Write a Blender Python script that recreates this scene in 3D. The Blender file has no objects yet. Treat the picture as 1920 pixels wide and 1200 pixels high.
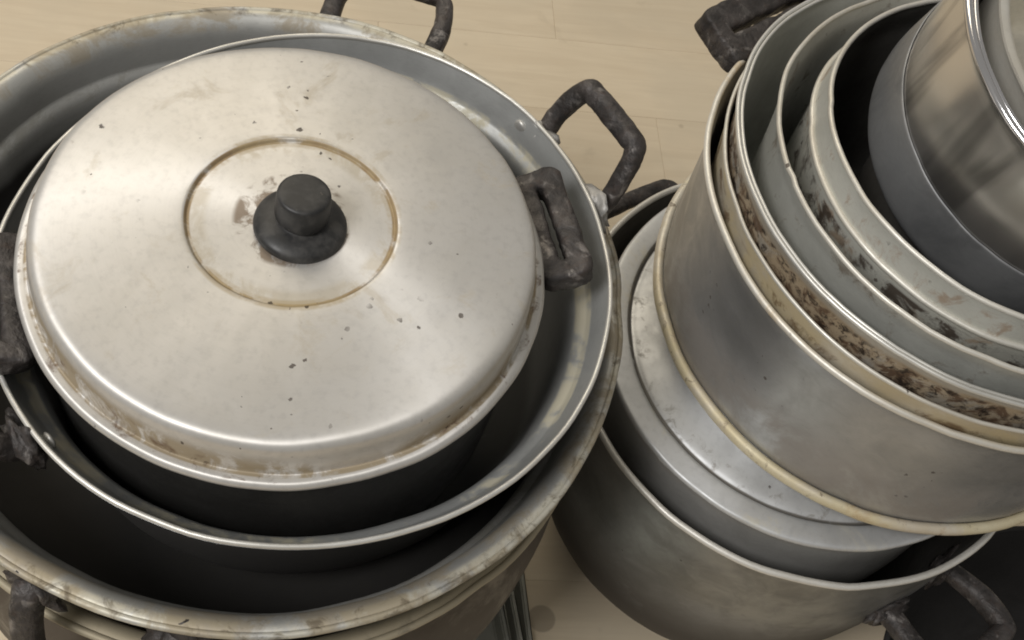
import bpy, bmesh, math, random
from mathutils import Vector, Matrix, noise as mnoise

random.seed(7)
scene = bpy.context.scene
C = scene.collection
rad = math.radians

# ------------------------------------------------------------------ camera
PITCH, ROLL, FOC = rad(55.5), rad(19.0), 2300.0 / 1920.0 * 36.0
fw = Vector((0, math.cos(PITCH), -math.sin(PITCH)))
up = Vector((0, math.sin(PITCH), math.cos(PITCH)))
rt = Vector((1, 0, 0))
cr = math.cos(ROLL) * rt + math.sin(ROLL) * up
cu = -math.sin(ROLL) * rt + math.cos(ROLL) * up
cam = bpy.data.cameras.new('camera')
cam.lens, cam.sensor_width, cam.clip_start, cam.clip_end = FOC, 36.0, 0.02, 60.0
camo = bpy.data.objects.new('camera', cam)
C.objects.link(camo)
M = Matrix(((cr.x, cu.x, -fw.x, 0), (cr.y, cu.y, -fw.y, 0), (cr.z, cu.z, -fw.z, 1.2), (0, 0, 0, 1)))
camo.matrix_world = M
scene.camera = camo

# ------------------------------------------------------------------ light
w = bpy.data.worlds.new('World')
scene.world = w
w.use_nodes = True
bg = w.node_tree.nodes['Background']
bg.inputs[0].default_value = (1.0, 0.97, 0.91, 1)
bg.inputs[1].default_value = 0.26


def area(name, loc, target, sx, sy, power, col):
    l = bpy.data.lights.new(name, 'AREA')
    l.shape, l.size, l.size_y, l.energy, l.color = 'RECTANGLE', sx, sy, power, col
    o = bpy.data.objects.new(name, l)
    C.objects.link(o)
    o.location = loc
    o.rotation_euler = (Vector(target) - Vector(loc)).to_track_quat('-Z', 'Y').to_euler()
    return o


area('ceiling_lamp', (-1.25, 1.95, 2.4), (-0.1, 0.7, 0.4), 1.9, 1.5, 25, (1.0, 0.89, 0.71))
area('kitchen_lamp', (-1.0, -0.85, 2.5), (0.0, 0.6, 0.4), 0.8, 0.8, 44, (1.0, 0.98, 0.96))

scene.cycles.filter_width = 1.9
scene.view_settings.view_transform = 'Standard'
scene.view_settings.look = 'None'
scene.view_settings.exposure = 0.0
scene.view_settings.gamma = 1.0
scene.view_settings.use_curve_mapping = False

# ------------------------------------------------------------------ materials
class NT:
    def __init__(self, name):
        self.m = bpy.data.materials.new(name)
        self.m.use_nodes = True
        self.t = self.m.node_tree
        self.b = self.t.nodes['Principled BSDF']

    def n(self, typ, **kw):
        x = self.t.nodes.new(typ)
        for k, v in kw.items():
            if k.startswith('i_'):
                key = k[2:]
                key = int(key) if key.isdigit() else key.replace('_', ' ')
                if isinstance(v, bpy.types.NodeSocket):
                    self.t.links.new(v, x.inputs[key])
                else:
                    x.inputs[key].default_value = v
            else:
                setattr(x, k, v)
        return x

    def math(self, op, a, b=0.0, c=0.0, clamp=False):
        return self.n('ShaderNodeMath', operation=op, use_clamp=clamp, i_0=a, i_1=b, i_2=c).outputs[0]

    def coord(self, which='Object'):
        return self.n('ShaderNodeTexCoord').outputs[which]

    def scaled(self, vec, s):
        return self.n('ShaderNodeMapping', i_Vector=vec, i_Scale=s).outputs[0]

    def noise(self, vec, scale, detail=4.0, rough=0.55, dist=0.0):
        return self.n('ShaderNodeTexNoise', i_Vector=vec, i_Scale=scale, i_Detail=detail, i_Roughness=rough,
                      i_Distortion=dist).outputs[0]

    def ramp(self, fac, lo, hi, a=0.0, b=1.0, smooth=True):
        return self.n('ShaderNodeMapRange', interpolation_type='SMOOTHSTEP' if smooth else 'LINEAR', i_0=fac, i_1=lo,
                      i_2=hi, i_3=a, i_4=b).outputs[0]

    def mix(self, fac, a, b):
        x = self.t.nodes.new('ShaderNodeMix')
        x.data_type = 'RGBA'
        for key, v in ((0, fac), (6, a), (7, b)):
            if isinstance(v, bpy.types.NodeSocket):
                self.t.links.new(v, x.inputs[key])
            else:
                x.inputs[key].default_value = v if key == 0 else (v[0], v[1], v[2], 1)
        return x.outputs[2]

    def mixf(self, fac, a, b):
        x = self.t.nodes.new('ShaderNodeMix')
        for key, v in ((0, fac), (2, a), (3, b)):
            if isinstance(v, bpy.types.NodeSocket):
                self.t.links.new(v, x.inputs[key])
            else:
                x.inputs[key].default_value = v
        return x.outputs[0]

    def set(self, **kw):
        for k, v in kw.items():
            k = k.replace('_', ' ')
            if isinstance(v, bpy.types.NodeSocket):
                self.t.links.new(v, self.b.inputs[k])
            else:
                self.b.inputs[k].default_value = v

    def bump(self, h, strength, dist):
        x = self.n('ShaderNodeBump', i_Strength=strength, i_Distance=dist, i_Height=h)
        self.t.links.new(x.outputs[0], self.b.inputs['Normal'])


def aluminium(name, col=(0.58, 0.57, 0.54), rough=0.4, metal=0.9, dark=(0.30, 0.29, 0.27), darkamt=0.5, stain_shade=(),
              spots=0.0, aniso=0.0, bump=0.25, streak=True, seed=0.0, rvar=1.0, brush=0.0):
    """worn cookware aluminium; stains: (colour, axis 'z'/'r', lo, hi, softness, noise scale, threshold, amount)"""
    m = NT(name)
    co = m.n('ShaderNodeMapping', i_Vector=m.coord(), i_Location=(seed, seed * 0.7, 0)).outputs[0]
    raw = m.coord()
    sep = m.n('ShaderNodeSeparateXYZ', i_Vector=raw)
    z = sep.outputs[2]
    r = m.math('SQRT', m.math('ADD', m.math('MULTIPLY', sep.outputs[0], sep.outputs[0]),
                              m.math('MULTIPLY', sep.outputs[1], sep.outputs[1])))
    big = m.noise(co, 9.0, 5, 0.6, 0.4)
    mid = m.noise(co, 34.0, 6, 0.65, 0.8)
    fine = m.noise(m.scaled(co, (1, 1, 6)) if streak else co, 190.0, 4, 0.6)
    blot = m.ramp(m.math('ADD', m.math('MULTIPLY', big, 0.65), m.math('MULTIPLY', mid, 0.35)), 0.40, 0.66)
    c = m.mix(m.math('MULTIPLY', blot, darkamt), col, dark)
    c = m.mix(m.ramp(fine, 0.45, 0.75, 0, 0.34), c, tuple(x * 0.7 for x in col))
    ro = m.math('ADD', m.ramp(mid, 0.3, 0.7, -0.06 * rvar, 0.09 * rvar), rough + 0.05)
    me = min(1.0, metal * 0.62)
    if brush:
        rings = m.n('ShaderNodeTexNoise', noise_dimensions='2D', i_Vector=m.n('ShaderNodeCombineXYZ', i_0=m.math('MULTIPLY', r, 900.0), i_1=m.math('MULTIPLY', big, 3.0)).outputs[0], i_Scale=1.0, i_Detail=4.0, i_Roughness=0.7).outputs[0]
        c = m.mix(m.ramp(rings, 0.35, 0.7, 0, brush), c, tuple(x * 0.72 for x in col))
        ro = m.math('ADD', ro, m.ramp(rings, 0.3, 0.7, -0.25 * brush, 0.25 * brush))
    for i, (sc, ax, lo, hi, sf, ns, th, amt) in enumerate(stain_shade):
        v = z if ax == 'z' else r
        band = m.math('MULTIPLY', m.ramp(v, lo - sf, lo + 0.0001), m.ramp(v, hi, hi + sf, 1, 0))
        nn = m.noise(m.n('ShaderNodeMapping', i_Vector=co, i_Location=(3.1 * i + 1, 1.7 * i, 0.3)).outputs[0], ns, 7,
                     0.68, 0.6)
        f = m.math('MULTIPLY', m.math('MULTIPLY', band, m.ramp(nn, th - 0.07, th + 0.07)), amt, clamp=True)
        c = m.mix(f, c, sc)
        ro = m.mixf(f, ro, 0.62)
        me = m.mixf(f, me, 0.15)
    if spots > 0:
        wv = m.n('ShaderNodeTexNoise', i_Vector=co, i_Scale=420.0, i_Detail=3.0).outputs['Color']
        wv = m.n('ShaderNodeVectorMath', operation='MULTIPLY_ADD', i_0=wv, i_1=(0.0035,) * 3, i_2=co).outputs[0]
        vo = m.n('ShaderNodeTexVoronoi', i_Vector=wv, i_Scale=150.0)
        gate = m.ramp(m.noise(co, 20.0, 3), 0.58 - 0.1 * spots, 0.66 - 0.1 * spots)
        siz = m.n('ShaderNodeSeparateColor', i_0=vo.outputs['Color']).outputs[0]
        dot = m.math('LESS_THAN', vo.outputs['Distance'], m.math('MULTIPLY', m.math('POWER', siz, 2.2), 0.30))
        some = m.math('GREATER_THAN', m.n('ShaderNodeSeparateColor', i_0=vo.outputs['Color']).outputs[1], 0.55)
        f = m.math('MULTIPLY', m.math('MULTIPLY', dot, gate), m.math('MULTIPLY', some, 0.85))
        c = m.mix(f, c, (0.045, 0.03, 0.02))
        ro = m.mixf(f, ro, 0.7)
        me = m.mixf(f, me, 0.0)
    m.set(Base_Color=c, Roughness=ro, Metallic=me)
    if aniso:
        tg = m.n('ShaderNodeTangent', direction_type='RADIAL', axis='Z')
        m.set(Anisotropic=aniso, Tangent=tg.outputs[0])
    m.bump(m.math('ADD', m.math('MULTIPLY', mid, 0.7), m.math('MULTIPLY', fine, 0.3)), bump, 0.0006)
    return m.m


YEL = (0.42, 0.33, 0.16)
PALE = (0.62, 0.57, 0.42)
BRN = (0.11, 0.062, 0.035)
SOOT = (0.035, 0.03, 0.027)
MAT = {}


def iron_mat():
    m = NT('forged_iron')
    co = m.coord()
    a = m.noise(co, 45.0, 6, 0.65, 0.6)
    b = m.noise(co, 130.0, 5, 0.6)
    g = m.noise(m.n('ShaderNodeMapping', i_Vector=co, i_Location=(4, 2, 1)).outputs[0], 70.0, 5, 0.6, 0.4)
    c = m.mix(m.ramp(a, 0.35, 0.65), (0.026, 0.023, 0.022), (0.080, 0.070, 0.066))
    c = m.mix(m.ramp(b, 0.5, 0.7, 0, 0.5), c, (0.05, 0.032, 0.024))
    c = m.mix(m.ramp(g, 0.56, 0.68, 0, 0.8), c, (0.27, 0.25, 0.235))
    c = m.mix(m.ramp(m.noise(co, 24.0, 4, 0.6, 1.0), 0.5, 0.62, 0, 0.6), c, (0.022, 0.019, 0.018))
    m.set(Base_Color=c, Roughness=m.ramp(a, 0.3, 0.7, 0.62, 0.40), Metallic=m.ramp(g, 0.58, 0.7, 0.15, 0.6))
    m.bump(m.math('ADD', a, m.math('MULTIPLY', b, 0.6)), 0.9, 0.003)
    return m.m


def wood_mat():
    m = NT('pale_floor_board')
    geo = m.n('ShaderNodeNewGeometry').outputs['Position']
    info = m.n('ShaderNodeObjectInfo').outputs['Random']
    rot = m.n('ShaderNodeMapping', i_Vector=geo, i_Rotation=(0, 0, rad(-19)))
    off = m.n('ShaderNodeCombineXYZ', i_0=m.math('MULTIPLY', info, 7.0), i_1=m.math('MULTIPLY', info, 3.0))
    v = m.n('ShaderNodeVectorMath', operation='ADD', i_0=rot.outputs[0], i_1=off.outputs[0]).outputs[0]
    g1 = m.noise(m.scaled(v, (1.2, 14, 1)), 3.0, 6, 0.6, 1.2)
    g2 = m.noise(m.scaled(v, (3, 60, 1)), 4.0, 4, 0.6)
    bl = m.noise(geo, 4.5, 4, 0.6)
    sm = m.noise(geo, 14.0, 5, 0.6, 0.5)
    c = m.mix(m.ramp(g1, 0.3, 0.7), (0.72, 0.615, 0.455), (0.65, 0.545, 0.395))
    c = m.mix(m.ramp(g2, 0.5, 0.75, 0, 0.12), c, (0.42, 0.32, 0.20))
    c = m.mix(m.ramp(bl, 0.42, 0.62, 0, 0.5), c, (0.60, 0.52, 0.39))
    c = m.mix(m.ramp(sm, 0.60, 0.72, 0, 0.22), c, (0.36, 0.29, 0.20))
    c = m.mix(m.ramp(info, 0, 1, 0, 0.14), c, (0.44, 0.36, 0.26))
    # a round drip stain beside the trays and a few dark specks
    d = m.n('ShaderNodeVectorMath', operation='DISTANCE', i_0=geo, i_1=(0.129, 0.484, 0.0)).outputs['Value']
    c = m.mix(m.ramp(d, 0.013, 0.0155, 0.5, 0), c, (0.20, 0.165, 0.125))
    vo = m.n('ShaderNodeTexVoronoi', i_Vector=geo, i_Scale=16.0)
    c = m.mix(m.ramp(vo.outputs['Distance'], 0.03, 0.09, 0.3, 0), c, (0.20, 0.14, 0.08))
    m.set(Base_Color=c, Roughness=0.45, Metallic=0.0)
    m.bump(g2, 0.12, 0.0006)
    return m.m


def plastic_mat():
    m = NT('black_knob_plastic')
    co = m.coord()
    a = m.noise(co, 90.0, 5, 0.6)
    g = m.noise(co, 260.0, 4, 0.7)
    c = m.mix(m.ramp(a, 0.42, 0.68), (0.016, 0.016, 0.016), (0.05, 0.048, 0.045))
    c = m.mix(m.ramp(g, 0.66, 0.74, 0, 0.5), c, (0.16, 0.14, 0.12))
    m.set(Base_Color=c, Roughness=m.ramp(a, 0.3, 0.7, 0.42, 0.6))
    m.bump(a, 0.25, 0.0006)
    return m.m


def steel_mat(name, rough, col=(0.66, 0.65, 0.63), refl_streak=0.0, metal=1.0):
    m = NT(name)
    co = m.coord()
    a = m.noise(m.scaled(co, (1, 1, 0.10)), 30.0, 3, 0.5, 0.4)
    b = m.noise(co, 40.0, 2, 0.5)
    c = m.mix(m.ramp(a, 0.50, 0.64, 0, refl_streak), col, tuple(x * 0.40 for x in col))  # dark upright streaks are reflections painted into the steel colour
    m.set(Base_Color=c, Roughness=m.math('ADD', m.ramp(b, 0.3, 0.7, -0.015, 0.03), rough), Metallic=metal)
    m.bump(m.noise(m.scaled(co, (1, 1, 8)), 60.0, 3), 0.04, 0.0004)
    return m.m


MAT['iron'] = iron_mat()
MAT['wood'] = wood_mat()
MAT['knob'] = plastic_mat()
MAT['weld'] = aluminium('weld_metal', (0.46, 0.45, 0.43), 0.5, 0.7, (0.13, 0.115, 0.10), 1.0, bump=0.9)
MAT['rivet'] = aluminium('rivet_metal', (0.6, 0.59, 0.56), 0.38, 0.9, (0.3, 0.28, 0.26), 0.5)
MAT['lid'] = aluminium('brushed_lid', (0.675, 0.655, 0.62), 0.47, 0.95, (0.60, 0.575, 0.525), 0.55, stain_shade=(
    ((0.26, 0.17, 0.07), 'r', 0.0620, 0.0644, 0.0010, 26, 0.44, 0.9),
    ((0.42, 0.35, 0.22), 'r', 0.056, 0.063, 0.006, 30, 0.52, 0.4),
    ((0.30, 0.23, 0.13), 'r', 0.1562, 0.1592, 0.001, 38, 0.46, 0.85),
    ((0.13, 0.075, 0.04), 'r', 0.1568, 0.1625, 0.001, 70, 0.60, 0.8),
    ((0.17, 0.11, 0.055), 'r', 0.0, 0.0335, 0.004, 60, 0.52, 0.8),
    ((0.40, 0.31, 0.17), 'r', 0.060, 0.0665, 0.002, 18, 0.50, 0.6),
    ((0.40, 0.33, 0.21), 'r', 0.07, 0.15, 0.01, 24, 0.62, 0.36),
    ((0.16, 0.11, 0.07), 'r', 0.04, 0.15, 0.01, 55, 0.74, 0.6)), spots=0.6, aniso=0.8, brush=0.06, bump=0.02, streak=False, rvar=0.25)
MAT['pan_a'] = aluminium('kadai_metal', (0.56, 0.57, 0.56), 0.36, 0.93, (0.36, 0.37, 0.36), 0.5, stain_shade=(
    (PALE, 'z', 0.170, 0.178, 0.002, 26, 0.50, 0.75),
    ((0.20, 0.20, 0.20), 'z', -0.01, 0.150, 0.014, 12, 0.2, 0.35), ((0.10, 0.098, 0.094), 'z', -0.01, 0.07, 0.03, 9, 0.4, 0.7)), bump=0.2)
MAT['pan_a_out_shaded'] = aluminium('kadai_outside_shaded', (0.42, 0.42, 0.41), 0.40, 0.9, (0.24, 0.235, 0.225), 0.6, stain_shade=(
    ((0.035, 0.032, 0.029), 'z', -0.01, 0.168, 0.012, 14, 0.22, 0.93),), bump=0.3, seed=17)  # near-black wall band paints the shadow under the basin's lip
MAT['pan_a_rim'] = aluminium('kadai_rim', (0.72, 0.71, 0.67), 0.36, 0.92, (0.45, 0.42, 0.36), 0.5, bump=0.4)
MAT['pan_b'] = aluminium('basin_metal', (0.55, 0.55, 0.525), 0.40, 0.9, (0.34, 0.335, 0.31), 0.5, stain_shade=(
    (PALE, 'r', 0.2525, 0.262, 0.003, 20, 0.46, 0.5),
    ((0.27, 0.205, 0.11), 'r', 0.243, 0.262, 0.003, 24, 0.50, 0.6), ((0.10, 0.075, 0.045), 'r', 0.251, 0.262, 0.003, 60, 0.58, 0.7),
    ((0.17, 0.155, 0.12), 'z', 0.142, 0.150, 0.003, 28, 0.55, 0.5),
    ((0.022, 0.020, 0.018), 'z', -0.01, 0.118, 0.016, 10, 0.16, 0.96)), bump=0.25)  # low black band: seasoned metal, deepened to paint shade in the gaps
MAT['pot_c'] = aluminium('blackened_pot_metal', (0.20, 0.18, 0.15), 0.46, 0.85, (0.08, 0.068, 0.055), 0.9, stain_shade=(
    ((0.46, 0.40, 0.28), 'z', 0.350, 0.37, 0.004, 18, 0.38, 0.8),
    ((0.06, 0.046, 0.034), 'z', -0.01, 0.33, 0.02, 9, 0.42, 0.85)), bump=0.3)
MAT['pot_p'] = aluminium('lidded_pot_metal', (0.06, 0.058, 0.055), 0.45, 0.9, (0.025, 0.024, 0.022), 0.8, bump=0.25)  # dark metal, set near-black to stand in for shade below the lid
MAT['stock'] = aluminium('stockpot_metal', (0.37, 0.372, 0.36), 0.36, 1.3, (0.21, 0.208, 0.195), 0.85, stain_shade=(
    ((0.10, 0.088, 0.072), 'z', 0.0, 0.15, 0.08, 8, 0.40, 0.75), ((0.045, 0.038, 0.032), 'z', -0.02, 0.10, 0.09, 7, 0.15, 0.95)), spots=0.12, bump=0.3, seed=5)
MAT['stock_rim'] = aluminium('stockpot_rim', (0.78, 0.76, 0.71), 0.42, 0.85, (0.5, 0.47, 0.4), 0.5, bump=0.3)
MAT['lid2'] = aluminium('flat_lid_metal', (0.62, 0.63, 0.635), 0.42, 0.9, (0.48, 0.48, 0.47), 0.45, stain_shade=(
    ((0.10, 0.09, 0.075), 'r', 0.1645, 0.1672, 0.0012, 40, 0.36, 0.9),
    ((0.2, 0.18, 0.15), 'r', 0.155, 0.165, 0.006, 80, 0.60, 0.6),
    (PALE, 'r', 0.167, 0.19, 0.002, 14, 0.58, 0.5)), spots=0.15, bump=0.15, seed=9, streak=False)
MAT['pot2'] = aluminium('inner_pot_metal', (0.62, 0.61, 0.58), 0.42, 0.9, (0.3, 0.29, 0.27), 0.6, bump=0.25, seed=2)
MAT['r3'] = aluminium('big_pot_metal', (0.47, 0.475, 0.48), 0.36, 1.2, (0.31, 0.312, 0.31), 0.8, stain_shade=(
    ((0.24, 0.20, 0.16), 'z', 0.008, 0.05, 0.04, 10, 0.50, 0.5),), spots=0.12, bump=0.25, seed=3)
MAT['r3_rim'] = aluminium('big_pot_rim', (0.80, 0.78, 0.72), 0.42, 0.8, (0.56, 0.5, 0.4), 0.5, stain_shade=(
    ((0.45, 0.30, 0.10), 'z', 0.1, 0.2, 0.01, 16, 0.62, 0.6),), spots=0.1, bump=0.4)
MAT['r3_foot'] = aluminium('big_pot_foot', (0.76, 0.72, 0.63), 0.45, 0.7, (0.56, 0.46, 0.30), 0.7, stain_shade=(
    ((0.62, 0.54, 0.32), 'z', -0.02, 0.03, 0.01, 9, 0.50, 0.6), ((0.12, 0.08, 0.05), 'z', -0.02, 0.03, 0.01, 90, 0.64, 0.8), ((0.38, 0.22, 0.07), 'z', -0.02, 0.03, 0.01, 14, 0.64, 0.7)),
    spots=0.3, bump=0.5, seed=4)
MAT['r4'] = aluminium('yellowed_pot_metal', (0.62, 0.57, 0.47), 0.42, 0.75, (0.5, 0.42, 0.27), 0.8, stain_shade=(
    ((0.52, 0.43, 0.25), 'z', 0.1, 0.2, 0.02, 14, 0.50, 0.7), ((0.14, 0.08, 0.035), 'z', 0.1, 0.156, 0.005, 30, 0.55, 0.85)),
    bump=0.3, seed=6)
MAT['r5'] = aluminium('scorched_pot_metal', (0.56, 0.53, 0.47), 0.40, 0.8, (0.38, 0.32, 0.24), 0.7, stain_shade=(
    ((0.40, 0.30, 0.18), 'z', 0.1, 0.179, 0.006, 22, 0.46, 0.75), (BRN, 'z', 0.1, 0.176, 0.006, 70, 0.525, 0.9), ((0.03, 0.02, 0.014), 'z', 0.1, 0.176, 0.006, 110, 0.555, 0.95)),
    bump=0.35, seed=8)
MAT['r5_rim'] = aluminium('bright_rim', (0.74, 0.73, 0.69), 0.36, 0.95, (0.5, 0.48, 0.43), 0.4, bump=0.1)
MAT['r6'] = aluminium('grey_pot_metal', (0.64, 0.645, 0.61), 0.40, 0.9, (0.46, 0.465, 0.435), 0.7, stain_shade=(
    ((0.12, 0.085, 0.05), 'z', 0.1, 0.198, 0.004, 40, 0.62, 0.75),), spots=0.3, bump=0.3, seed=11)
MAT['r7'] = aluminium('speckled_pot_metal', (0.66, 0.66, 0.61), 0.42, 0.85, (0.50, 0.495, 0.445), 0.7, stain_shade=(
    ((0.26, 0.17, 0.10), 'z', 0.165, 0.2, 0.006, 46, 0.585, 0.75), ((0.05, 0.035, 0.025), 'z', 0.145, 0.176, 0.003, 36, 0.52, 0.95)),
    spots=0.5, bump=0.3, seed=12)
MAT['pale_rim'] = aluminium('pale_rim', (0.72, 0.70, 0.64), 0.42, 0.8, (0.5, 0.45, 0.36), 0.6, spots=0.3, bump=0.4, seed=13)
MAT['soot'] = aluminium('shaded_inside', (0.12, 0.115, 0.105), 0.55, 0.6, (0.05, 0.045, 0.04), 0.7, bump=0.3)  # dark coat; as a lining it paints the shade inside the pots
MAT['black'] = aluminium('dark_corner_fill', (0.022, 0.020, 0.019), 0.7, 0.2, (0.012, 0.011, 0.010), 0.7, bump=0.4)  # coat of the pan added to fill the dark corner
MAT['steel'] = steel_mat('polished_steel', 0.22, (0.66, 0.64, 0.615), 0.8, 0.9)
MAT['steel_rim'] = steel_mat('polished_steel_rim', 0.10, (0.78, 0.77, 0.78))
MAT['steel_base'] = aluminium('steel_base_band', (0.30, 0.305, 0.31), 0.38, 0.95, (0.17, 0.175, 0.18), 1.0, spots=0.1, bump=0.2)
MAT['clean'] = aluminium('clean_inside', (0.68, 0.685, 0.64), 0.40, 0.85, (0.46, 0.46, 0.43), 0.6, bump=0.25, seed=15)
MAT['tray'] = aluminium('tray_metal', (0.42, 0.42, 0.37), 0.42, 0.85, (0.24, 0.24, 0.2), 0.6, bump=0.3)

# ------------------------------------------------------------------ helpers
def tag(o, label, cat, group=None):
    o['label'], o['category'] = label, cat
    if group:
        o['group'] = group
    return o


def thing(name, loc, label, cat, group=None, tilt=None, rz=0.0):
    o = bpy.data.objects.new(name, None)
    o.empty_display_size = 0.03
    C.objects.link(o)
    o.location = loc
    o.rotation_euler = (0, 0, rz)
    if tilt is not None:
        o.rotation_euler = Vector((0, 0, 1)).rotation_difference(Vector(tilt).normalized()).to_euler()
    return tag(o, label, cat, group)


def link(name, me, mat, parent, loc=(0, 0, 0)):
    o = bpy.data.objects.new(name, me)
    C.objects.link(o)
    me.materials.append(mat)
    o.parent = parent
    o.location = loc
    return o


def finish(me, sharp=38):
    me.validate()
    bm = bmesh.new()
    bm.from_mesh(me)
    bmesh.ops.recalc_face_normals(bm, faces=bm.faces)
    bm.to_mesh(me)
    bm.free()
    me.shade_smooth()
    me.set_sharp_from_angle(angle=rad(sharp))


def chaikin(p, it=2, keep=()):
    """round the corners of an open profile"""
    p = [tuple(q) for q in p]
    for _ in range(it):
        o = [p[0]]
        for a, b in zip(p, p[1:]):
            o.append((a[0] * .75 + b[0] * .25, a[1] * .75 + b[1] * .25))
            o.append((a[0] * .25 + b[0] * .75, a[1] * .25 + b[1] * .75))
        o.append(p[-1])
        p = o
    return p


def shell(inner, t):
    """closed cross-section from an inner profile (rim first, axis last): the same line again, t further out"""
    out = []
    n = len(inner)
    for i, q in enumerate(inner):
        a, b = inner[max(0, i - 1)], inner[min(n - 1, i + 1)]
        dx, dz = b[0] - a[0], b[1] - a[1]
        L = math.hypot(dx, dz) or 1
        # walking rim -> axis (downwards, inwards): outside lies at (+,-)
        nx, nz = -dz / L, dx / L
        out.append((max(q[0] + nx * t, 0.0), q[1] + nz * t))
    out[-1] = (0.0, inner[-1][1] - t)
    return list(inner) + out[::-1]


class Warp:
    """slow out-of-roundness, dents and rim waviness shared by all the parts of a thing"""
    def __init__(self, oval=0.0, phase=0.0, wob=0.0006, zw=0.0006, seed=0.0, tri=0.0, tphase=0.0):
        self.o, self.p, self.w, self.zw, self.s, self.t, self.tp = oval, phase, wob, zw, seed, tri, tphase
        rg = random.Random(int(seed * 13) + 5)
        self.d = [(rg.uniform(0, 2 * math.pi), rad(rg.uniform(1.2, 6)), rg.uniform(-1.0, 0.35), rg.uniform(-0.7, 0.3)) for _ in range(14)] if wob > 0 else []

    def __call__(self, r, a, z):
        c, s = math.cos(a), math.sin(a)
        k = min(1.0, r / 0.12)
        d = self.o * math.cos(2 * (a - self.p)) + self.t * math.cos(3 * (a - self.tp)) + self.w * 2 * mnoise.noise((c * 1.6 + self.s, s * 1.6, z * 5 + self.s)) \
            + self.w * 0.8 * mnoise.noise((c * 5 + self.s, s * 5, z * 22))
        dz = 0.0
        if k > 0.9:
            for (a0, wd, kr, kz) in self.d:
                q = (a - a0 + math.pi) % (2 * math.pi) - math.pi
                if abs(q) < 3 * wd:
                    g = math.exp(-(q / wd) ** 2)
                    d += 1.3 * self.w * kr * g
                    dz += 1.2 * self.zw * kz * g
        rr = max(0.0, r + d * k)
        zz = z + dz + self.zw * 2 * k * mnoise.noise((c * 1.3, s * 1.3 + self.s, 3.3)) \
            + self.zw * 0.7 * k * mnoise.noise((c * 7, s * 7 + self.s, 1.3)) + self.zw * 0.35 * k * mnoise.noise((c * 26, s * 26 + self.s, 1.3))
        return rr * c, rr * s, zz


def lathe(name, prof, mat, parent, warp=None, segs=144, closed=False, sharp=38, inmat=None):
    warp = warp or Warp(0, 0, 0, 0)
    vs, rows, vn = [], [], []
    for (r, z) in prof:
        if r < 1e-6:
            rows.append([len(vs)] * segs)
            vs.append((0, 0, z))
        else:
            rows.append(list(range(len(vs), len(vs) + segs)))
            for i in range(segs):
                vs.append(warp(r, 2 * math.pi * i / segs, z))
        vn.append(len(vs))
    fs = []
    pairs = list(zip(rows, rows[1:]))
    if closed:
        pairs.append((rows[-1], rows[0]))
    for a, b in pairs:
        for i in range(segs):
            j = (i + 1) % segs
            f = []
            for q in (a[i], a[j], b[j], b[i]):
                if q not in f:
                    f.append(q)
            if len(f) > 2:
                fs.append(f)
    me = bpy.data.meshes.new(name)
    me.from_pydata(vs, [], fs)
    if inmat is not None:                       # the first half of the section is the inside
        ncut = vn[len(prof) // 2 - 1]
        idx = [1 if max(f) < ncut else 0 for f in fs]
        me.polygons.foreach_set('material_index', idx)
    finish(me, sharp)
    o = link(name, me, mat, parent)
    if inmat is not None:
        me.materials.append(inmat)
    return o


def bead(name, R, z, rx, rz, mat, parent, warp=None, segs=144, n=12):
    prof = [(R + rx * math.cos(2 * math.pi * i / n), z + rz * math.sin(2 * math.pi * i / n)) for i in range(n)]
    return lathe(name, prof, mat, parent, warp, segs, closed=True, sharp=60)


def catmull(pts, per=8, closed=False):
    P = [Vector(p) for p in pts]
    n = len(P)
    out = []
    rng = range(n) if closed else range(n - 1)
    for i in rng:
        if closed:
            a, b, c, d = P[(i - 1) % n], P[i], P[(i + 1) % n], P[(i + 2) % n]
        else:
            a, b, c, d = P[max(i - 1, 0)], P[i], P[i + 1], P[min(i + 2, n - 1)]
        for k in range(per):
            t = k / per
            out.append(0.5 * ((2 * b) + (c - a) * t + (2 * a - 5 * b + 4 * c - d) * t * t + (3 * b - a - 3 * c + d) * t ** 3))
    if not closed:
        out.append(P[-1])
    return out


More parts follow.
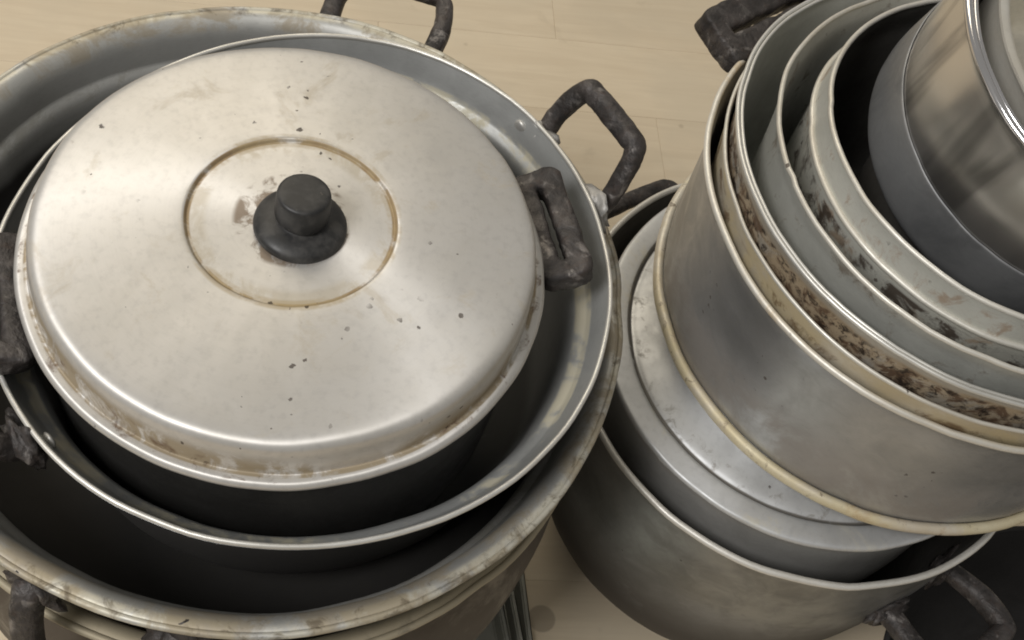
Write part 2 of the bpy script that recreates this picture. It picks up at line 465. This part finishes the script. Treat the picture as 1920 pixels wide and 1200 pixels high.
def sweep(name, path, mat, parent, ra, rb=None, closed=False, ns=14, power=2.0, rough=0.0006, axis=None, taper=None, seed=0.0):
    """a bar of superellipse section (ra along the side axis, rb along the other) with a hammered skin"""
    rb = rb or ra
    n = len(path)
    vs, fs = [], []
    up0 = Vector(axis) if axis is not None else None
    prev = None
    for i, p in enumerate(path):
        t = (path[(i + 1) % n] - path[i - 1]) if closed else (path[min(i + 1, n - 1)] - path[max(i - 1, 0)])
        t.normalize()
        if up0 is not None:
            u = (up0 - t * up0.dot(t)).normalized()
        else:
            if prev is None:
                g = Vector((0, 0, 1)) if abs(t.z) < 0.9 else Vector((1, 0, 0))
                u = (g - t * g.dot(t)).normalized()
            else:
                u = (prev - t * prev.dot(t)).normalized()
            prev = u
        s = t.cross(u)
        k = 1.0 if taper is None else taper(i / (n - 1))
        for j in range(ns):
            a = 2 * math.pi * j / ns
            ca, sa = math.cos(a), math.sin(a)
            x = math.copysign(abs(ca) ** (2 / power), ca) * ra * k
            y = math.copysign(abs(sa) ** (2 / power), sa) * rb * k
            q = p + s * x + u * y
            dn = mnoise.noise(q * 55 + Vector((seed, 0, 0))) * rough * 2.0 + mnoise.noise(q * 150) * rough * 1.3 + mnoise.noise(q * 400) * rough * 0.6
            d = (s * x + u * y)
            q = q + d.normalized() * dn
            vs.append(q)
    m = n if closed else n - 1
    for i in range(m):
        i2 = (i + 1) % n
        for j in range(ns):
            k = (j + 1) % ns
            fs.append((i * ns + j, i * ns + k, i2 * ns + k, i2 * ns + j))
    if not closed:
        fs.append(tuple(range(ns))[::-1])
        fs.append(tuple(range((n - 1) * ns, n * ns)))
    me = bpy.data.meshes.new(name)
    me.from_pydata([tuple(v) for v in vs], [], fs)
    finish(me, 50)
    return link(name, me, mat, parent)


def blob(name, loc, r, mat, parent, squash=(1, 1, 1), amp=0.35, seed=0.0, rot=None):
    bm = bmesh.new()
    bmesh.ops.create_icosphere(bm, subdivisions=3, radius=1.0)
    for v in bm.verts:
        k = 1 + amp * mnoise.noise(v.co * 1.7 + Vector((seed, seed * 2, 0))) + amp * 0.4 * mnoise.noise(v.co * 5 + Vector((seed, 0, 0)))
        v.co = Vector((v.co.x * squash[0], v.co.y * squash[1], v.co.z * squash[2])) * k * r
        if rot is not None:
            v.co = rot @ v.co
    me = bpy.data.meshes.new(name)
    bm.to_mesh(me)
    bm.free()
    me.shade_smooth()
    return link(name, me, mat, parent, loc)


def rivet(parent, p, out, r=0.0055):
    q = Vector((0, 0, 1)).rotation_difference(Vector(out).normalized()).to_matrix()
    return blob('rivet', p, r, MAT['rivet'], parent, (1, 1, 0.42), 0.06, p[0] * 31, q)


def polar(a, r, z):
    a = rad(a)
    return Vector((r * math.cos(a), r * math.sin(a), z))


def loop_handle(root, ang, R, z, span, reach, rise, ra, seed=0.0, welds=True, weldmat='weld', rivets=None, lean=0.0, sink=-0.001):
    """bent iron bar handle on a pot wall of radius R at height z, centred on angle ang"""
    h = span / 2
    pts = [polar(ang - h, R - sink, z - 0.004), polar(ang - h * 0.98, R + 0.010, z - 0.003),
           polar(ang - h * 0.92 + lean, R + reach * 0.62, z + rise * 0.42), polar(ang - h * 0.72 + lean, R + reach * 0.97, z + rise * 0.93),
           polar(ang - h * 0.45 + lean, R + reach, z + rise), polar(ang + h * 0.45 + lean, R + reach, z + rise),
           polar(ang + h * 0.72 + lean, R + reach * 0.97, z + rise * 0.93), polar(ang + h * 0.92 + lean, R + reach * 0.62, z + rise * 0.42),
           polar(ang + h * 0.98, R + 0.010, z - 0.003), polar(ang + h, R - sink, z - 0.004)]
    hd = sweep('handle', catmull(pts, 14), MAT['iron'], root, ra, seed=seed, rough=0.0004, ns=22, power=2.5,
               taper=lambda t: 1.0 + 0.18 * math.sin(9 * t + seed) * 0.5)
    if welds:
        for s in (-1, 1):
            p = polar(ang + s * h, R + 0.003, z - 0.004)
            q = Vector((0, 0, 1)).rotation_difference(polar(ang + s * h, 1, 0)).to_matrix()
            blob('weld', p, ra * 1.7, MAT[weldmat], hd, (1.2, 1.3, 0.5), 0.75, seed + s * 3, q)
    if rivets:
        for da, zz, rr in rivets:
            rivet(root, polar(ang + da, rr, zz), -polar(ang + da, 1, 0))
    return hd


# ------------------------------------------------------------------ floor boards
floor = bpy.data.objects.new('floor', None)
C.objects.link(floor)
floor['kind'] = 'structure'
BA = rad(19.0)
BW = 0.133
sub = bpy.data.meshes.new('subfloor')
ex = 2.6
sub.from_pydata([(-ex, -ex + .7, -0.006), (ex, -ex + .7, -0.006), (ex, ex + .7, -0.006), (-ex, ex + .7, -0.006)], [], [(0, 1, 2, 3)])
gm = NT('joint_dark')
gm.set(Base_Color=(0.45, 0.36, 0.25, 1), Roughness=0.8)
link('subfloor', sub, gm.m, floor)
board_cache = {}


def board_mesh(L):
    key = round(L, 2)
    if key not in board_cache:
        bm = bmesh.new()
        bmesh.ops.create_cube(bm, size=1)
        for v in bm.verts:
            v.co = Vector((v.co.x * (key - 0.0002), v.co.y * (BW - 0.0002), v.co.z * 0.012))
        bmesh.ops.bevel(bm, geom=[e for e in bm.edges], offset=0.0004, segments=1, affect='EDGES')
        me = bpy.data.meshes.new('plank')
        bm.to_mesh(me)
        bm.free()
        me.materials.append(MAT['wood'])
        board_cache[key] = me
    return board_cache[key]


LEN = 1.15
for k in range(-5, 16):
    voff = 1.122 + (k - 8) * BW + BW / 2           # offset of the board's middle line across the boards
    shift = -0.03 if k == 9 else (-0.28 if k == 8 else random.uniform(0, LEN))
    start = 0.388 + shift if k in (8, 9) else shift
    for j in range(-2, 2):
        u = start + (j + 0.5) * LEN
        if not (-1.9 < u < 2.2):
            continue
        x = u * math.cos(BA) - voff * math.sin(BA)
        y = u * math.sin(BA) + voff * math.cos(BA)
        o = bpy.data.objects.new('plank', board_mesh(LEN))
        C.objects.link(o)
        o.parent = floor
        o.location = (x, y, -0.006)
        o.rotation_euler = (0, 0, BA)

# ------------------------------------------------------------------ left stack
LX, LY = -0.1478, 0.4392


# trays under the lowest pot
def tray(z, edge_a, edge_b, label, wid=0.46, h=0.012):
    a, b = Vector((*edge_a, 0)), Vector((*edge_b, 0))
    d = (b - a).normalized()
    s = Vector((d.y, -d.x, 0))
    if s.x > 0:
        s = -s
    mid = (a + b) / 2 + s * wid / 2
    t = thing('metal_tray', (mid.x, mid.y, z), label, 'tray', 'shallow trays under the left stack',
              rz=math.atan2(d.y, d.x))
    L = 0.62
    bm = bmesh.new()

    def rect(w2, l2, zz):
        return [bm.verts.new((sx * l2 / 2, sy * w2 / 2, zz)) for sx, sy in ((-1, -1), (1, -1), (1, 1), (-1, 1))]
    rings = [rect(wid - .02, L - .02, 0), rect(wid - .008, L - .008, h * .8), rect(wid, L, h * .8), rect(wid, L, h),
             rect(wid - .011, L - .011, h), rect(wid - .022, L - .022, 0.0012)]
    for r1, r2 in zip(rings, rings[1:]):
        for i in range(4):
            bm.faces.new((r1[i], r1[(i + 1) % 4], r2[(i + 1) % 4], r2[i]))
    bm.faces.new(rings[0][::-1])
    bm.faces.new(rings[-1])
    bmesh.ops.bevel(bm, geom=list(bm.edges), offset=0.0012, segments=2, affect='EDGES')
    bmesh.ops.recalc_face_normals(bm, faces=bm.faces)
    me = bpy.data.meshes.new('pan')
    bm.to_mesh(me)
    bm.free()
    me.shade_smooth()
    me.set_sharp_from_angle(angle=rad(40))
    link('pan', me, MAT['tray'], t)


tray(0.0005, (0.0957, 0.5251), (0.1261, 0.4523), 'bottom tray of the three, its bright edge nearest the round floor stain')
tray(0.0135, (0.0885, 0.5000), (0.1155, 0.4456), 'middle tray of the three stacked under the left pots')
tray(0.0265, (0.0850, 0.4680), (0.1010, 0.4370), 'top tray of the three stacked under the left pots')

# C: the dark pot carrying the basin
wc = Warp(0.0, 0, 0.0012, 0.0008, 21)
t = thing('cooking_pot', (-0.173, 0.466, 0.04), 'soot-browned pot at the bottom of the left stack, under the wide basin', 'pot')
inn = chaikin([(0.2515, 0.359), (0.244, 0.3605), (0.236, 0.352), (0.2335, 0.338), (0.240, 0.322), (0.250, 0.285), (0.2535, 0.23), (0.250, 0.15),
               (0.226, 0.06), (0.17, 0.008), (0.10, 0.003), (0.0, 0.003)], 2)
lathe('body', shell(inn, 0.003), MAT['pot_c'], t, wc, closed=True)
bead('rim', 0.2515, 0.3585, 0.0028, 0.0028, MAT['pot_c'], t, wc)

# B: wide flared basin
wb = Warp(0.0014, rad(100), 0.0012, 0.0010, 4)
t = thing('wide_basin', (-0.173, 0.466, 0.30), 'largest shallow basin with wide yellowed flared lip and two iron handles', 'basin')
inn = chaikin([(0.2572, 0.1795), (0.2535, 0.1815), (0.2475, 0.1790), (0.2415, 0.1715), (0.2385, 0.160), (0.2365, 0.1505)], 2) + \
    chaikin([(0.2355, 0.1490), (0.2295, 0.1425), (0.2265, 0.122), (0.222, 0.098), (0.20, 0.06), (0.16, 0.03), (0.11, 0.019), (0.0, 0.018)], 2)
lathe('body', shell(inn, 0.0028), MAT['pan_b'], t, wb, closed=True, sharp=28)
bead('rim', 0.2572, 0.1790, 0.0024, 0.0026, MAT['pan_b'], t, wb)
loop_handle(t, 92.0, 0.250, 0.158, 19.2, 0.085, 0.004, 0.0078, 1.0)
loop_handle(t, 270, 0.250, 0.160, 21, 0.035, -0.075, 0.0100, 2.0, weldmat='iron')

# A: kadai inside the basin
wa = Warp(0.0066, rad(72.7), 0.0006, 0.0008, 9, 0.0025, rad(-18.9))
t = thing('iron_handled_pan', (-0.1344, 0.459, 0.327), 'round grey pan inside the basin, thin silver rim and riveted iron loop handle', 'pan')
inn = chaikin([(0.2020, 0.1975), (0.1988, 0.190), (0.1950, 0.180), (0.1925, 0.1755)], 1) + \
    chaikin([(0.1915, 0.1742), (0.1840, 0.1690), (0.1795, 0.155), (0.176, 0.12), (0.166, 0.06), (0.145, 0.02), (0.11, 0.004), (0.0, 0.003)], 2)
lathe('body', shell(inn, 0.0025), MAT['pan_a_out_shaded'], t, wa, closed=True, sharp=26, inmat=MAT['pan_a'])
bead('rim', 0.2028, 0.1980, 0.0018, 0.0020, MAT['pan_a_rim'], t, wa)
loop_handle(t, 49.0, 0.2075, 0.186, 21.0, 0.031, 0.046, 0.0078, 3.0, rivets=((14.0, 0.1885, 0.2040),))
loop_handle(t, 226.5, 0.2110, 0.182, 21.5, 0.034, 0.02, 0.0084, 4.0, weldmat='iron', rivets=((14.0, 0.1885, 0.2040),))

# P: the lidded pot
wp = Warp(0.0, 0, 0.0008, 0.0004, 14)
t = thing('lidded_pot', (LX, LY, 0.333), 'dark pot standing in the riveted pan, covered by the brushed lid', 'pot')
inn = chaikin([(0.159, 0.2125), (0.1565, 0.209), (0.155, 0.20), (0.154, 0.12), (0.151, 0.08), (0.138, 0.035), (0.11, 0.010), (0.07, 0.003), (0.0, 0.003)], 2)
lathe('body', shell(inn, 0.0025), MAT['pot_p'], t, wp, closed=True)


def strap_handle(root, ang, R, z, seed, hl=0.043, hw=0.0112, ra=0.0094, rb=0.0095, tilt=14, gap=0.017):
    """forged flat loop handle with a narrow slot"""
    o = polar(ang, R, z)
    er = polar(ang, 1, 0)
    et = polar(ang + 90, 1, 0)
    tiltv = rad(tilt)
    ex_ = er * math.cos(tiltv) + Vector((0, 0, 1)) * math.sin(tiltv)
    en = ex_.cross(et).normalized()
    W2, rc = hw + ra, 0.0075                       # half width of the block, corner radius
    L2 = hl + 0.004
    sw, sl = max(hw - ra, 0.0022), hl - 0.011       # slot half width, half length

    def ring(a_, b_, rcn, n=112):
        out = []
        seg = [(a_ - rcn, b_ - rcn, 0), (-a_ + rcn, b_ - rcn, 90), (-a_ + rcn, -b_ + rcn, 180), (a_ - rcn, -b_ + rcn, 270)]
        poly = []
        for cx, cy, a0 in seg:
            for k in range(7):
                q = rad(a0 + 15 * k)
                poly.append(Vector((cx + rcn * math.cos(q), cy + rcn * math.sin(q), 0)))
        poly.append(poly[0])
        # sample by direction in a stretched frame, so that both outlines match up
        for k in range(n):
            q = 2 * math.pi * k / n
            dx, dy = math.cos(q) * a_, math.sin(q) * b_
            best = None
            for p0, p1 in zip(poly, poly[1:]):
                e = p1 - p0
                den = dx * e.y - dy * e.x
                if abs(den) < 1e-14:
                    continue
                tt = (p0.x * e.y - p0.y * e.x) / den
                uu = (p0.x * dy - p0.y * dx) / den
                if tt > 0 and -1e-6 <= uu <= 1 + 1e-6:
                    best = Vector((dx * tt, dy * tt, 0))
            out.append(best)
        return out
    ro_, ri_ = ring(W2, L2, rc), ring(sw, sl, sw * 0.95)
    sec = [(0, -.75), (0, -.25), (0, .25), (0, .75), (.06, .95), (.2, 1), (.4, 1), (.6, 1), (.8, 1), (.93, .93), (1, .7), (1, 0), (1, -.7), (.93, -.95), (.6, -1), (.3, -1), (.07, -.95)]
    vs, fs, n = [], [], len(ro_)
    for i in range(n):
        for t_, h_ in sec:
            p = ro_[i].lerp(ri_[i], t_)
            q = o + ex_ * (gap + p.x) + et * p.y + en * (h_ * rb)
            w_ = Vector((mnoise.noise(q * 70), mnoise.noise(q * 70 + Vector((9, 0, 0))), mnoise.noise(q * 70 + Vector((0, 9, 0))))) * 0.0014 \
                + Vector((mnoise.noise(q * 260), mnoise.noise(q * 260 + Vector((9, 0, 0))), mnoise.noise(q * 260 + Vector((0, 9, 0))))) * 0.0006
            vs.append(q + w_)
    ms = len(sec)
    for i in range(n):
        i2 = (i + 1) % n
        for k in range(ms):
            k2 = (k + 1) % ms
            fs.append((i * ms + k, i * ms + k2, i2 * ms + k2, i2 * ms + k))
    me = bpy.data.meshes.new('handle')
    me.from_pydata([tuple(v) for v in vs], [], fs)
    finish(me, 55)
    hd = link('handle', me, MAT['iron'], root)
    for s in (-1, 1):
        sweep('bracket', catmull([o - er * 0.006 + et * s * 0.03 - Vector((0, 0, 0.008)), o + et * s * 0.03, o + ex_ * 0.008 + et * s * 0.03], 5),
              MAT['iron'], hd, 0.008, 0.006, seed=seed + s)
    return hd


strap_handle(t, 31.5, 0.163, 0.207, 5.0, hw=0.0100, ra=0.0080, hl=0.041)
strap_handle(t, 211.5, 0.163, 0.198, 6.0)

# the brushed lid
wl = Warp(0.0006, rad(40), 0.0005, 0.0005, 2)
t = thing('pot_lid', (LX, LY, 0.5462), 'broad brushed aluminium lid with recessed centre ring and black knob', 'lid')
top = [(0.0, 0.0402), (0.03, 0.0400), (0.0620, 0.0390), (0.0632, 0.0390), (0.0642, 0.0408), (0.0656, 0.0416), (0.085, 0.0408), (0.11, 0.0392),
       (0.132, 0.0371), (0.145, 0.0357), (0.1505, 0.0346), (0.1537, 0.0322), (0.1551, 0.0285), (0.1559, 0.022), (0.1563, 0.014), (0.1568, 0.0092), (0.1577, 0.0082),
       (0.1605, 0.0084), (0.1635, 0.0080), (0.1656, 0.0056), (0.1652, 0.0022), (0.1630, 0.0006), (0.1600, 0.0014), (0.1570, 0.0050),
       (0.1540, 0.016), (0.1510, 0.027), (0.1440, 0.0318), (0.11, 0.0366), (0.065, 0.0362), (0.0, 0.0372)]
lathe('disc', chaikin(top, 2), MAT['lid'], t, wl, segs=192, sharp=60)
kn = chaikin([(0.0, 0.0325), (0.012, 0.0325), (0.0155, 0.0318), (0.0164, 0.0295), (0.0166, 0.021), (0.0165, 0.0135), (0.0160, 0.0115), (0.0140, 0.0108), (0.0136, 0.0092),
              (0.021, 0.0080), (0.0272, 0.0052), (0.0288, 0.0020), (0.0282, -0.0015), (0.0, -0.0015)], 2)
ko = lathe('knob', kn, MAT['knob'], t, Warp(0, 0, 0.0004, 0.0002, 3), segs=72, sharp=50)
ko.location = (0.0062, -0.0030, 0.0403)
ko.rotation_euler = (rad(-2.0), rad(1.5), 0)

# ------------------------------------------------------------------ right stack
# R1: stock pot on the floor
w1 = Warp(0.0012, rad(30), 0.0010, 0.0005, 31)
t = thing('stock_pot', (0.264, 0.672, 0.001), 'large dull grey stock pot on the floor, bottom of the right stack', 'pot')
inn = chaikin([(0.2125, 0.312), (0.2110, 0.305), (0.2100, 0.28), (0.2085, 0.20), (0.203, 0.125), (0.189, 0.06), (0.162, 0.018), (0.12, 0.004), (0.0, 0.004)], 2)
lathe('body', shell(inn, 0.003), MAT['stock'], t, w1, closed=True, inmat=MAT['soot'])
bead('rim', 0.2138, 0.3125, 0.0030, 0.0032, MAT['stock_rim'], t, w1)
loop_handle(t, 138, 0.209, 0.235, 30, 0.048, 0.012, 0.0095, 7.0, weldmat='iron')
loop_handle(t, 322, 0.2095, 0.215, 22, 0.075, 0.006, 0.0095, 8.0, weldmat='iron')

# R2: inner pot with a flat lid
w2 = Warp(0.001, rad(80), 0.0008, 0.0005, 33)
t = thing('inner_pot', (0.258, 0.664, 0.1235), 'plain grey pot nested inside the floor stock pot, closed by the flat lid', 'pot')
inn = chaikin([(0.182, 0.2115), (0.179, 0.207), (0.178, 0.19), (0.175, 0.06), (0.158, 0.015), (0.12, 0.003), (0.0, 0.003)], 2)
lathe('body', shell(inn, 0.003), MAT['pot2'], t, w2, closed=True)
t = thing('flat_lid', (0.258, 0.664, 0.3355), 'flat grey lid with dark groove around its rim, under the big pot', 'lid')
top = [(0.0, 0.0320), (0.06, 0.0318), (0.095, 0.0305), (0.120, 0.0235), (0.146, 0.0130), (0.1600, 0.0092), (0.1640, 0.0068), (0.1660, 0.0064), (0.1675, 0.0088),
       (0.1700, 0.0096), (0.1850, 0.0090), (0.1880, 0.0076), (0.1885, 0.0040), (0.1870, 0.0020), (0.17, 0.0022), (0.150, 0.012), (0.10, 0.0255), (0.0, 0.029)]
lathe('disc', chaikin(top, 2), MAT['lid2'], t, w2, segs=176, sharp=60)

# R3: big pot
RX, RY = 0.308, 0.705
w3 = Warp(0.0010, rad(140), 0.0010, 0.0005, 35)
t = thing('large_pot', (RX, RY, 0.3690), 'large grey pot on the flat lid, yellow-stained bead around its foot', 'pot')
inn = chaikin([(0.2115, 0.1555), (0.2075, 0.148), (0.2050, 0.135), (0.2030, 0.09), (0.2025, 0.03), (0.2015, 0.012), (0.197, 0.004), (0.16, 0.003), (0.0, 0.003)], 2)
lathe('body', shell(inn, 0.0022), MAT['r3'], t, w3, closed=True)
bead('rim', 0.2120, 0.1555, 0.0026, 0.0030, MAT['r3_rim'], t, w3)
bead('foot_bead', 0.2066, 0.0065, 0.0046, 0.0056, MAT['r3_foot'], t, w3)
strap_handle(t, 144, 0.212, 0.150, 9.0, hl=0.060, hw=0.0145, ra=0.0125, rb=0.0115, tilt=14, gap=0.020)
strap_handle(t, 324, 0.212, 0.150, 10.0, hl=0.060, hw=0.0145, ra=0.0125, rb=0.0115, tilt=14, gap=0.020)


def nested(name, loc, label, R, h, mat, rimmat, wp_, wall=None, rb=(0.002, 0.0022), lip=0.004, base_r=0.8, insidemat=None):
    t = thing(name, loc, label, 'pot')
    wl_ = wall or R - lip
    inn = chaikin([(R - 0.0012, h), (R - lip * 0.6, h - 0.006), (wl_ - 0.001, h - 0.016), (wl_ - 0.006, h * 0.62), (wl_ - 0.012, h * 0.18),
                   (wl_ * 0.93, h * 0.05), (wl_ * base_r, 0.003), (0.0, 0.003)], 2)
    lathe('body', shell(inn, 0.002), mat, t, wp_, closed=True, inmat=insidemat)
    bead('rim', R - 0.0002, h, rb[0], rb[1], rimmat, t, wp_)
    return t


nested('nested_pot', (0.310, 0.702, 0.3740), 'yellow-stained pot nested in the large pot, outermost of the nest', 0.2066, 0.171, MAT['r4'], MAT['pale_rim'], Warp(0.0008, 1.0, 0.0006, 0.0005, 41), lip=0.0035, rb=(0.0015, 0.0018), insidemat=MAT['r6'])
t5 = nested('nested_pot', (0.3065, 0.702, 0.3800), 'brown-scorched pot with bright silver double rim, second of the nest', 0.2030, 0.190, MAT['r5'], MAT['r5_rim'], Warp(0.0008, 2.0, 0.0008, 0.0006, 43), lip=0.005, rb=(0.0016, 0.0020), insidemat=MAT['clean'])
bead('inner_rim', 0.1995, 0.1898, 0.0014, 0.0016, MAT['r5_rim'], t5, Warp(0.0008, 2.0, 0.0008, 0.0006, 43))
nested('nested_pot', (0.3135, 0.692, 0.3880), 'plain grey pot with worn thin rim, third of the nest', 0.1828, 0.203, MAT['r6'], MAT['pale_rim'], Warp(0.0016, 0.6, 0.0010, 0.0010, 45), lip=0.005, rb=(0.0018, 0.0022))

w7 = Warp(0.0008, 0.4, 0.0008, 0.0006, 47)
t = thing('nested_pot', (0.317, 0.697, 0.3960), 'rust-speckled pot with collar above a bead, innermost aluminium pot', 'pot')
inn = chaikin([(0.1535, 0.209), (0.1535, 0.200), (0.1560, 0.187), (0.1570, 0.178), (0.155, 0.165), (0.154, 0.08), (0.150, 0.03), (0.135, 0.005), (0.0, 0.003)], 2)
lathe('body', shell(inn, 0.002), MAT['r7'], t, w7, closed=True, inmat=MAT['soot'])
bead('rim', 0.1545, 0.209, 0.0020, 0.0022, MAT['pale_rim'], t, w7)
bead('collar_bead', 0.1590, 0.1850, 0.0022, 0.0024, MAT['pale_rim'], t, w7)

t = thing('small_pot', (0.322, 0.702, 0.4010), 'small sooty pot standing inside the rust-speckled pot, beneath the shiny steel pot', 'pot')
inn = chaikin([(0.100, 0.182), (0.098, 0.175), (0.098, 0.03), (0.09, 0.004), (0.0, 0.003)], 2)
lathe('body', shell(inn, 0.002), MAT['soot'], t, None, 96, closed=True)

# R8: polished steel pot leaning on top
ax = Vector((0.010, -0.030, 0.145)).normalized()
w8 = Warp(0.0004, 0.2, 0.0004, 0.0003, 51)
t8 = thing('steel_pot', (0.326, 0.706, 0.5880), 'shiny stainless steel pot with dull base band, on top of the right nest', 'pot', tilt=ax)
inn = chaikin([(0.1385, 0.151), (0.1345, 0.148), (0.1310, 0.143), (0.1290, 0.13), (0.1270, 0.06), (0.1265, 0.02), (0.118, 0.005), (0.0, 0.004)], 2)
lathe('body', shell(inn, 0.0018), MAT['steel'], t8, w8, closed=True)
bd = chaikin([(0.1292, 0.051), (0.1302, 0.0506), (0.1306, 0.047), (0.1330, 0.018), (0.1332, 0.004), (0.128, 0.0), (0.06, -0.0006), (0.0, -0.0006)], 2)
lathe('base_band', bd, MAT['steel_base'], t8, w8)
bead('rim', 0.1390, 0.1510, 0.0026, 0.0030, MAT['steel_rim'], t8, w8)
bead('inner_rim', 0.1335, 0.1492, 0.0020, 0.0022, MAT['steel_rim'], t8, w8)

t9 = thing('nested_pot', Vector((0.326, 0.706, 0.5880)) + ax * 0.012, 'dull cream-rimmed pot nested inside the shiny steel pot', 'pot', tilt=ax)
inn = chaikin([(0.1185, 0.141), (0.112, 0.1405), (0.1085, 0.134), (0.1075, 0.10), (0.104, 0.03), (0.09, 0.004), (0.0, 0.003)], 2)
lathe('body', shell(inn, 0.002), MAT['pale_rim'], t9, w8, 120, closed=True)

# dark pan added to keep the lower right corner black
t = thing('added_dark_pan', (0.655, 0.500, 0.001), 'added black shallow pan darkening the floor in the lower right corner, beside the stock pot', 'pan')
inn = chaikin([(0.215, 0.125), (0.212, 0.120), (0.205, 0.10), (0.19, 0.05), (0.16, 0.015), (0.12, 0.004), (0.0, 0.004)], 2)
lathe('body', shell(inn, 0.003), MAT['black'], t, Warp(0, 0, 0.001, 0.0006, 61), 120, closed=True)
bead('rim', 0.2155, 0.125, 0.003, 0.003, MAT['black'], t, Warp(0, 0, 0.001, 0.0006, 61), 120)
